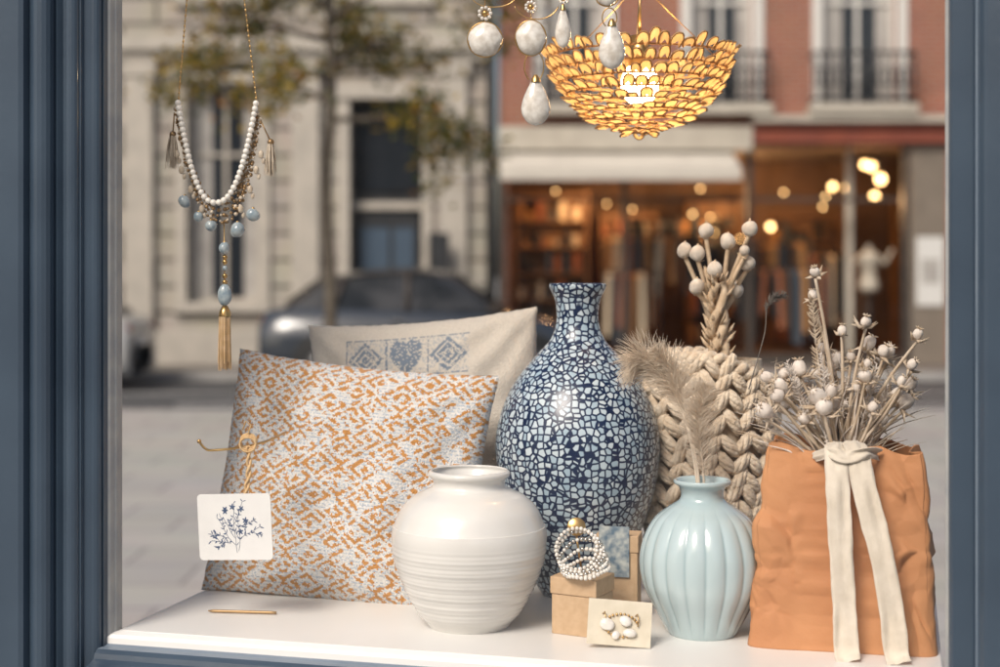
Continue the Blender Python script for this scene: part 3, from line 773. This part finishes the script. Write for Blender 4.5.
def window(b,x0,x1,z0,z1,y,fm,gm,cm=None,bars=1,tr=True):
    f=.07
    b.box(x0,x0+f,y,y+.08,z0,z1,fm); b.box(x1-f,x1,y,y+.08,z0,z1,fm)
    b.box(x0+f+.001,x1-f-.001,y,y+.08,z0,z0+f,fm); b.box(x0+f+.001,x1-f-.001,y,y+.08,z1-f,z1,fm)
    for k in range(1,bars+1):
        xx=x0+(x1-x0)*k/(bars+1); b.box(xx-.03,xx+.03,y+.005,y+.075,z0+f+.001,z1-f-.001,fm)
    if tr:
        zz=z0+(z1-z0)*.68; b.box(x0+f+.001,x1-f-.001,y-.002,y+.07,zz-.03,zz+.03,fm)
    b.box(x0+.02,x1-.02,y+.045,y+.05,z0+.02,z1-.02,gm)
    if cm is not None:
        b.box(x0+.02,x0+(x1-x0)*.30,y+.042,y+.0448,z0+.02,z1-.02,cm); b.box(x1-(x1-x0)*.25,x1-.02,y+.042,y+.0448,z0+.02,z1-.02,cm)

def stone_building(name,mw,x0,x1,door=True):
    e=empty(name,mw=mw)
    ops=[(-2.4,-1.25,.0,4.25)] if door else []
    ops+=[(-5.0,-3.85,1.0,4.5),(-7.6,-6.5,1.0,4.5),(-10.2,-9.1,1.0,4.5),(-12.8,-11.7,1.0,4.5),(-15.4,-14.3,1.0,4.5),(-18,-16.9,1.0,4.5),(-20.6,-19.5,1.0,4.5)]
    if not door: ops.append((-2.4,-1.3,1.0,4.5))
    up=[(a,b_,5.9,8.2) for (a,b_,c,d) in ops]
    ops=[o for o in ops if o[0]>x0 and o[1]<x1]; up=[o for o in up if o[0]>x0 and o[1]<x1]
    b=MB(); facade(b,x0,x1,0,9.6,0,.5,ops+up); b.box(x0,x1,.502,8,0,9.598,0); b.build('ashlar_walls',[mstone],e)
    b=MB()
    b.box(x0-.1,x1,-.28,-.002,5.0,5.22,0); b.box(x0-.1,x1,-.18,-.002,4.85,4.998,0); b.box(x0-.2,x1,-.45,.6,9.602,9.9,0); b.box(x0,x1,-.08,-.002,0,.55,0)
    for (a,c,z0,z1) in ops+up:
        zz=max(z0,.552)
        b.box(a-.18,a-.002,-.07,-.0021,zz,z1,0); b.box(c+.002,c+.18,-.07,-.0021,zz,z1,0); b.box(a-.24,c+.24,-.12,-.002,z1+.002,z1+.24,0)
        if z0>.5: b.box(a-.2,c+.2,-.14,-.002,z0-.16,z0-.002,0)
    for xp in (-.75,-3.1,-5.75,-8.3,-10.9,-13.5,-16.1,-18.7):
        if x0<xp<x1: 
            b.box(xp-.22,xp+.22,-.14,-.0022,.552,4.60,0); b.box(xp-.28,xp+.28,-.17,-.0022,4.602,4.848,0)
    b.build('stone_trim',[mtrim],e,bevel=.012)
    b=MB()
    for (a,c,z0,z1) in ops+up:
        if z0<.5:
            b.box(a,c,.40,.45,0,z1,0); b.box(a+.08,c-.08,.33,.399,.1,2.45,0); b.box(a+.15,c-.55,.32,.3295,.9,2.2,3); b.box(a,c,.25,.399,2.5,2.62,1)
            b.box(c-.48,c-.15,.32,.3295,.9,2.2,3); b.box(a+.1,c-.1,.32,.399,2.8,4.0,2)
        else: window(b,a,c,z0,z1,.22,1,2,4)
    b.build('doors_and_windows',[mdoor,mtrim,mdgl,mat('blue_grey_glass',(.07,.10,.14),.2),mcur],e)
    return e
stone_building('stone_building',Matrix.Translation((0,24,0)),-15,-.22)
stone_building('stone_building',Matrix.Translation((-22,-17,0))@Matrix.Rotation(math.pi,4,'Z'),-22,-.2,False)  # unseen building behind the camera, added for ceramic reflections and to cut glass veil
b=MB()
b.tube([(-.12,23.9,0),(-.12,23.9,9.4)],.055,10,0)
for z in (1,3,5,7): b.box(-.2,-.04,23.88,23.99,z,z+.05,0)
b.build('drainpipe',[mat('painted_pipe',(.05,.052,.055),.5)])
b=MB(); b.box(-1.12,-.80,23.55,23.62,1.45,2.1,0); b.box(-1.08,-.84,23.54,23.549,1.5,2.05,1); b.tube([(-.96,23.62,1.9),(-.96,23.998,1.9)],.02,6,0); 
b.build('wall_sign',[miron,mdoor])

# brick building
mbrick=brickmat('red_brick',(.36,.115,.065),(.28,.085,.05),(.30,.24,.19),.23,.075,.010)
mcream=mat('cream_fascia',(.46,.42,.35),.7,(.40,.36,.30),3)
mterra=mat('terracotta_fascia',(.30,.075,.04),.7,(.24,.06,.035),3)
mshopp=mat('shop_joinery',(.06,.045,.035),.5,(.045,.035,.028),4)
mpier=mat('shop_pier',(.20,.165,.13),.8,(.17,.14,.11),3)
bb=empty('brick_building',(0,24,0))
wops=[(3.05,4.05,4.15,6.6),(5.15,6.35,4.15,6.6),(7.7,8.8,4.15,6.6),(.7,1.7,4.15,6.6)]
wup=[(a,c,8.0,10) for a,c,_,_ in wops]
b=MB(); facade(b,-.02,12,3.5,11,0,.4,wops+wup,0)
b.box(7.15,12,0,.4,0,3.498,0)
b.box(-.02,12,5.5,6,0,11,0); b.box(11.6,12,.402,5.498,0,11,0); b.box(-.02,.15,.402,5.498,0,11,0)
b.build('brick_walls',[mbrick],bb)
b=MB()
for (a,c,z0,z1) in wops+wup:
    window(b,a,c,z0,z1,.15,0,1,2)
    b.box(a-.16,a-.002,-.05,-.002,z0,z1,0); b.box(c+.002,c+.16,-.05,-.002,z0,z1,0); b.box(a-.2,c+.2,-.09,-.002,z1+.002,z1+.25,0)
    b.box(a-.25,c+.25,-.40,-.002,z0-.16,z0-.003,3)
b.build('white_sash_windows',[mat('aged_white_paint',(.62,.60,.56),.6),mdgl,mcur,mcream],bb)
b=MB()
for (a,c,z0,z1) in wops:
    x0,x1=a-.2,c+.2
    for z in (z0+.08,z0+.80): b.tube([(x0,-.36,z),(x1,-.36,z)],.026,6,0); b.tube([(x0,-.36,z),(x0,0,z)],.02,6,0); b.tube([(x1,-.36,z),(x1,0,z)],.02,6,0)
    n_=13
    for k in range(n_+1):
        x=x0+(x1-x0)*k/n_; b.tube([(x,-.36,z0),(x,-.36,z0+.82)],.015,5,0)
        if k<n_:
            xm=x+(x1-x0)/n_/2; b.tube([(xm+.05*math.cos(t),-.36,z0+.42+.15*math.sin(t)) for t in [6.283*q/10 for q in range(11)]],.014,4,0,False)
b.build('iron_balconies',[miron],bb)
b=MB()
b.box(-.02,4.0,-.25,-.003,3.42,3.80,0); b.box(4.002,7.6,-.16,-.003,3.56,3.86,1); b.box(4.0,11.9,-.34,-.003,3.862,3.97,0)
b.build('fascias',[mcream,mterra],bb)
b=MB()
vs=[(-.0,-.02,3.42),(3.7,-.02,3.42),(3.7,-1.05,3.06),(0,-1.05,3.06),(0,-1.05,2.90),(3.7,-1.05,2.90)]
b.add(vs,[(0,1,2,3),(3,2,5,4)],0,False); b.build('awning',[mat('awning_canvas',(.56,.52,.45),.85,(.50,.46,.40),2)],bb,solid=.012)
b=MB()
for x in (.02,2.0,4.0,6.5): b.box(x-.05,x+.05,.0,.12,0,3.498,0)
b.box(6.58,7.148,.0,.3,0,3.498,1)
b.box(.1,6.42,.01,.11,0,.18,0); b.box(.1,6.42,.01,.10,2.62,2.68,0)
b.box(6.66,7.10,-.02,-.002,.95,2.05,2); b.box(6.74,7.02,-.024,-.0203,1.3,1.7,3)
b.build('shop_joinery',[mshopp,mpier,mat('white_poster',(.62,.61,.58),.7),mcur],bb)
mint=mat('interior_wall',(.18,.10,.055),.8,(.10,.055,.03),1.2)
mfl=mat('interior_floor',(.12,.065,.035),.5,(.08,.045,.022),4)
mwd=mat('shelf_wood',(.26,.125,.05),.6,(.18,.09,.04),4)
b=MB(); b.box(.151,11.598,5.4,5.498,.0,3.6,0); b.box(.151,11.598,.401,5.399,.001,.03,1); b.box(.151,11.598,.401,5.399,3.62,3.68,2)
b.build('shop_room',[mint,mfl,mat('interior_ceiling',(.12,.08,.05),.8)],bb)
itm=[mat('goods_'+n_,c,.6) for n_,c in (('ochre',(.42,.20,.06)),('rust',(.28,.09,.035)),('dark',(.02,.018,.018)),('cream',(.5,.40,.28)),('slate',(.05,.06,.075)),('brown',(.10,.05,.025)),('black',(.012,.011,.011)))]
b=MB()
def shelf(b,x0,x1,y,z1,nr):
    b.box(x0,x0+.04,y,y+.35,.03,z1,0); b.box(x1-.04,x1,y,y+.35,.03,z1,0); b.box(x0+.041,x1-.041,y+.33,y+.35,.03,z1,0)
    for k in range(nr+1):
        z=.12+(z1-.2)*k/nr; b.box(x0+.041,x1-.041,y,y+.329,z,z+.03,0)
        if k<nr:
            x=x0+.07
            while x<x1-.16:
                w_=U(.04,.13); h=U(.08,(z1-.2)/nr-.08); b.box(x,x+w_,y+.03,y+.25,z+.0305,z+.03+h,1+random.randrange(7)); x+=w_+U(.01,.06)
shelf(b,.25,1.5,1.3,2.85,6); shelf(b,1.9,3.0,4.6,2.6,5); shelf(b,3.6,4.6,4.8,2.9,5); shelf(b,5.2,6.6,4.9,2.6,5); shelf(b,7.6,9,4.8,2.9,5)
b.build('shelving',[mwd]+itm,bb)
b=MB()
for (x0,x1,y,h0) in ((1.75,3.3,1.0,2.1),(3.4,5.3,1.6,2.0),(5.35,6.5,2.2,1.8),(2.2,4,2.8,2.4),(1.7,2.6,.5,1.5),(3.9,5.4,.6,1.55)):
    b.tube([(x0,y,h0),(x1,y,h0)],.02,6,0); b.tube([(x0,y,.03),(x0,y,h0)],.02,6,0); b.tube([(x1,y,.03),(x1,y,h0)],.02,6,0)
    x=x0+.08
    while x<x1-.08:
        mi=random.choice([1,2,3,3,4,5,6,6,7,7]); d=U(.15,.25); L=U(.7,1.25); t=U(.02,.055); sk=U(-.08,.08)
        vs=[]
        for q,(wy,zz) in enumerate([(.04,h0-.02),(d,h0-.1),(d*1.0,h0-.4),(d*1.15,h0-.04-L)]):
            o_=sk*q/3
            vs+=[(x-t+o_,y-wy,zz),(x+t+o_,y-wy,zz),(x+t+o_,y+wy,zz),(x-t+o_,y+wy,zz)]
        b.add(vs,[(i*4+j,i*4+(j+1)%4,(i+1)*4+(j+1)%4,(i+1)*4+j) for i in range(3) for j in range(4)]+[(0,1,2,3)],mi,False)
        x+=U(.07,.14)
b.build('clothes_rails',[miron]+itm,bb)
b=MB(); b.box(5.66,5.76,.5,.60,.03,3.6,1)
tor=smoothprof([(.12,0),(.17,.06),(.16,.15),(.12,.28),(.15,.42),(.19,.54),(.17,.62),(.07,.68),(.05,.74),(.045,.78)],4)
b.lathe(tor,20,0,c=(6.1,.8,1.15)); b.tube([(6.1,.8,.03),(6.1,.8,1.16)],.02,6,2); b.lathe([(.0,.03),(.16,.03),(.16,.05),(0,.06)],16,2,c=(6.1,.8,0))
for sx in (-1,1): b.tube([(6.1+sx*.17,.8,1.72),(6.1+sx*.26,.8,1.62),(6.1+sx*.34,.78,1.76),(6.1+sx*.38,.76,1.86)],[.05,.042,.036,.03],8,0)
b.build('mannequin_and_column',[mcream,mcream,miron],bb)
mlb=mat('shop_bulb',(1,.8,.5),.5,emis=(1,.60,.24),estr=11)
b=MB()
blb=[(5.52,.9,2.90,.05),(5.85,1.2,2.9,.07),(6.2,1.0,3.24,.065),(6.42,1.3,3.05,.075),(6.22,.9,2.74,.06),(4.6,1.5,2.25,.05),(6.32,2.0,3.34,.055),(1.0,3,2.9,.04),(8.5,2,2.8,.07)]
rb2=random.Random(11)
for k in range(12): blb.append((rb2.uniform(1.6,6.3),rb2.uniform(2.5,5),rb2.uniform(2.0,3.1),rb2.uniform(.018,.030)))
for (x,y,z,r) in blb:
    b.ball((x,y,z),r,0,12,8); b.tube([(x,y,z+r),(x,y,3.62)],.008,5,1)
b.build('hanging_bulbs',[mlb,miron],bb)
for (x,y,z,e) in ((1.3,.8,2.6,45),(3.4,2.2,2.7,75),(6.2,1.6,2.7,70),(4.6,4.0,2.7,75),(2.4,4.0,2.6,55)):
    ld=bpy.data.lights.new('shop_bulb_light','POINT'); ld.energy=e; ld.color=(1,.56,.25); ld.shadow_soft_size=.12
    lo=bpy.data.objects.new('shop_bulb_light',ld); S.collection.objects.link(lo); lo.location=(x,y,z); lo.parent=bb

# ---------------------------------------------------------------- cars
def car(name,loc,paint,flip=1,sc=(1,1)):
    e=empty(name,loc); e.scale=(flip*sc[0],sc[0],sc[1])
    top=[(-2.12,.62,.60),(-2.14,.80,.80),(-2.05,.95,.85),(-1.7,1.0,.87),(-.9,.98,.88),(.2,.95,.88),(.85,.92,.88),(1.5,.84,.85),(1.95,.70,.79),(2.13,.55,.66)]
    b=MB(); vs=[]; NS=len(top)
    def sec(x,zt,w_):
        zb=.22
        return [(x,-w_*.93,zb),(x,-w_,.42),(x,-w_*1.0,.62 if zt>.62 else zt*.9),(x,-w_*.93,zt-.02),(x,-w_*.78,zt),(x,0,zt+.015),(x,w_*.78,zt),(x,w_*.93,zt-.02),(x,w_,.62 if zt>.62 else zt*.9),(x,w_,.42),(x,w_*.93,zb)]
    for x,zt,w_ in top: vs+=sec(x,zt,w_)
    k=11
    fs=[(i*k+j,i*k+j+1,(i+1)*k+j+1,(i+1)*k+j) for i in range(NS-1) for j in range(k-1)]+[tuple(range(k)),tuple((NS-1)*k+j for j in range(k))[::-1]]+[(i*k,(i+1)*k,(i+1)*k+k-1,i*k+k-1) for i in range(NS-1)]
    b.add(vs,fs,0,True)
    R0=[(-1.85,.99),(-1.35,1.32),(-.8,1.42),(-.1,1.445),(.35,1.38),(1.05,.91)]
    vs=[]
    for x,z in R0:
        wr=.62 if z>1.2 else .80
        vs+=[(x,-wr,z-.03),(x,-wr*.8,z+.0),(x,0,z+.02),(x,wr*.8,z),(x,wr,z-.03)]
    b.add(vs,[(i*5+j,i*5+j+1,(i+1)*5+j+1,(i+1)*5+j) for i in range(5) for j in range(4)],0,True)
    b.build('body_shell',[paint],e)
    b=MB()
    for s_ in (-1,1):
        poly=[(-1.80,.985),(-1.33,1.29),(-.8,1.385),(-.1,1.41),(.33,1.345),(.98,.93)]
        vs=[(x,s_*(.80 if z<1.1 else .635)*(1.0),z) for x,z in poly]
        b.add(vs,[tuple(range(6))],0,False)
        for (xa,za,xb,zb) in ((-.25,.96,-.25,1.41),(-1.2,.98,-1.05,1.34)):
            b.tube([(xa,s_*.812,za),(xb,s_*.648,zb)],.035,6,1)
        b.tube([(x,s_*(.81 if z<1.1 else .645),z) for x,z in poly],.018,6,1)
        b.box(.78,.95,s_*.9-.06,s_*.9+.06,.93,1.05,1)
    b.add([(.37,-.60,1.385),(.37,.60,1.385),(1.02,.76,.955),(1.02,-.76,.955)],[(0,1,2,3)],0,False)
    b.add([(-1.38,-.60,1.34),(-1.38,.60,1.34),(-1.84,.74,1.03),(-1.84,-.74,1.03)],[(3,2,1,0)],0,False)
    b.build('windows_and_pillars',[mdgl,mshopp],e)
    b=MB()
    for x in (-1.32,1.32):
        for s_ in (-1,1):
            M_=Matrix.Translation((x,s_*.80,.32))@Matrix.Rotation(math.pi/2,4,'X')
            b.lathe([(.20,-.11),(.30,-.105),(.325,-.07),(.325,.07),(.30,.105),(.20,.11)],28,0,M=M_)
            b.lathe([(.0,-.09),(.06,-.095),(.20,-.085),(.2,.085),(.06,.095),(0,.09)],28,1,M=M_)
            b.lathe([(.325,-.10),(.39,-.10),(.39,.10),(.325,.10)],28,0,M=M_)
    b.build('wheels',[mat('tyre',(.02,.02,.02),.8),mat('alloy',(.25,.25,.26),.4,metal=.8)],e)
    b=MB()
    for s_ in (-1,1):
        b.ball((2.0,s_*.58,.62),.12,0,10,8,sc=(.8,1.3,.6)); b.ball((-2.08,s_*.66,.80),.11,1,10,8,sc=(.5,1.1,.8))
    b.box(-2.17,-2.12,-.25,.25,.60,.71,0); b.box(2.11,2.16,-.4,.4,.36,.46,2)
    b.box(-.45,-.30,-.895,-.878,.83,.85,2); b.box(-1.35,-1.2,-.895,-.878,.85,.87,2)
    b.build('lights_and_trim',[mat('lamp_glass',(.7,.7,.7),.15),mat('red_lamp',(.35,.02,.02),.2),msil],e)
car('parked_car',(-.98,21.0,-.12),mat('dark_car_paint',(.030,.038,.050),.25,coat=.8),1,(1.06,1.16))
car('parked_car',(-7.2,21.1,-.12),mat('silver_car_paint',(.42,.42,.41),.3,coat=.6),-1,(1.02,1.02))

# ---------------------------------------------------------------- tree
mbark=mat('bark',(.07,.055,.04),.9,(.12,.10,.075),12,.8,30,bdist=.02)
mlv=[mat('leaf_'+k,c,.6,trans=.35) for k,c in (('olive',(.11,.115,.018)),('yellow',(.34,.23,.02)),('green',(.05,.08,.014)),('rust',(.26,.12,.02)))]
tr_=empty('street_tree',(-1.72,15.0,0))
b=MB(); tips=[]
b.tube(smoothprof([(0,0,-.05),(.03,0,1.2),(-.02,.03,2.4),(.04,0,3.4),(0,.1,4.8),(.1,0,6.2)],5),[.07-.0016*i for i in range(26)],10,0)
def limb(p,d,L,r,dep):
    pts=[p.copy()]; 
    for i in range(5):
        p=p+d*L/5; d=(d+Vector((U(-.2,.2),U(-.2,.2),U(-.12,.10)))).normalized(); pts.append(p.copy())
        if dep<=1: tips.append((p.copy(),d.copy()))
    b.tube(pts,[r*(1-.13*i) for i in range(6)],6,0)
    if dep>0:
        for k in range(3): 
            i=random.randint(2,5); limb(pts[i],(d+Vector((U(-.8,.8),U(-.8,.8),U(-.5,.4)))).normalized(),L*.6,r*.5,dep-1)
for k in range(16):
    a=k*2.4+U(-.3,.3); z=3.05+k*.2; limb(Vector((0,0,z)),Vector((math.cos(a),math.sin(a),U(-.05,.35))).normalized(),U(1.0,1.6),.035,2)
b.build('trunk_and_limbs',[mbark],tr_)
b=MB()
for (p,d) in tips:
    dens=noise.noise(p*1.3)
    for q in range(int(4+34*max(0,dens+.12))):
        c=p+Vector((random.gauss(0,.12),random.gauss(0,.12),random.gauss(-.03,.11)))
        M_=Matrix.Rotation(U(0,6.28),3,'Z')@Matrix.Rotation(U(-1,1),3,'X')@Matrix.Rotation(U(-1,1),3,'Y')
        l_=U(.035,.06); w_=l_*.6
        mi=random.choices([0,1,2,3],[4,4,3,1] if dens>0 else [3,5,1,2])[0]
        b.add([c+M_@Vector(v) for v in ((-l_,0,0),(0,-w_,.006),(l_,0,0),(0,w_,.006))],[(0,1,2,3)],mi,False)
b.build('leaf_crown',mlv,tr_)
print('done')
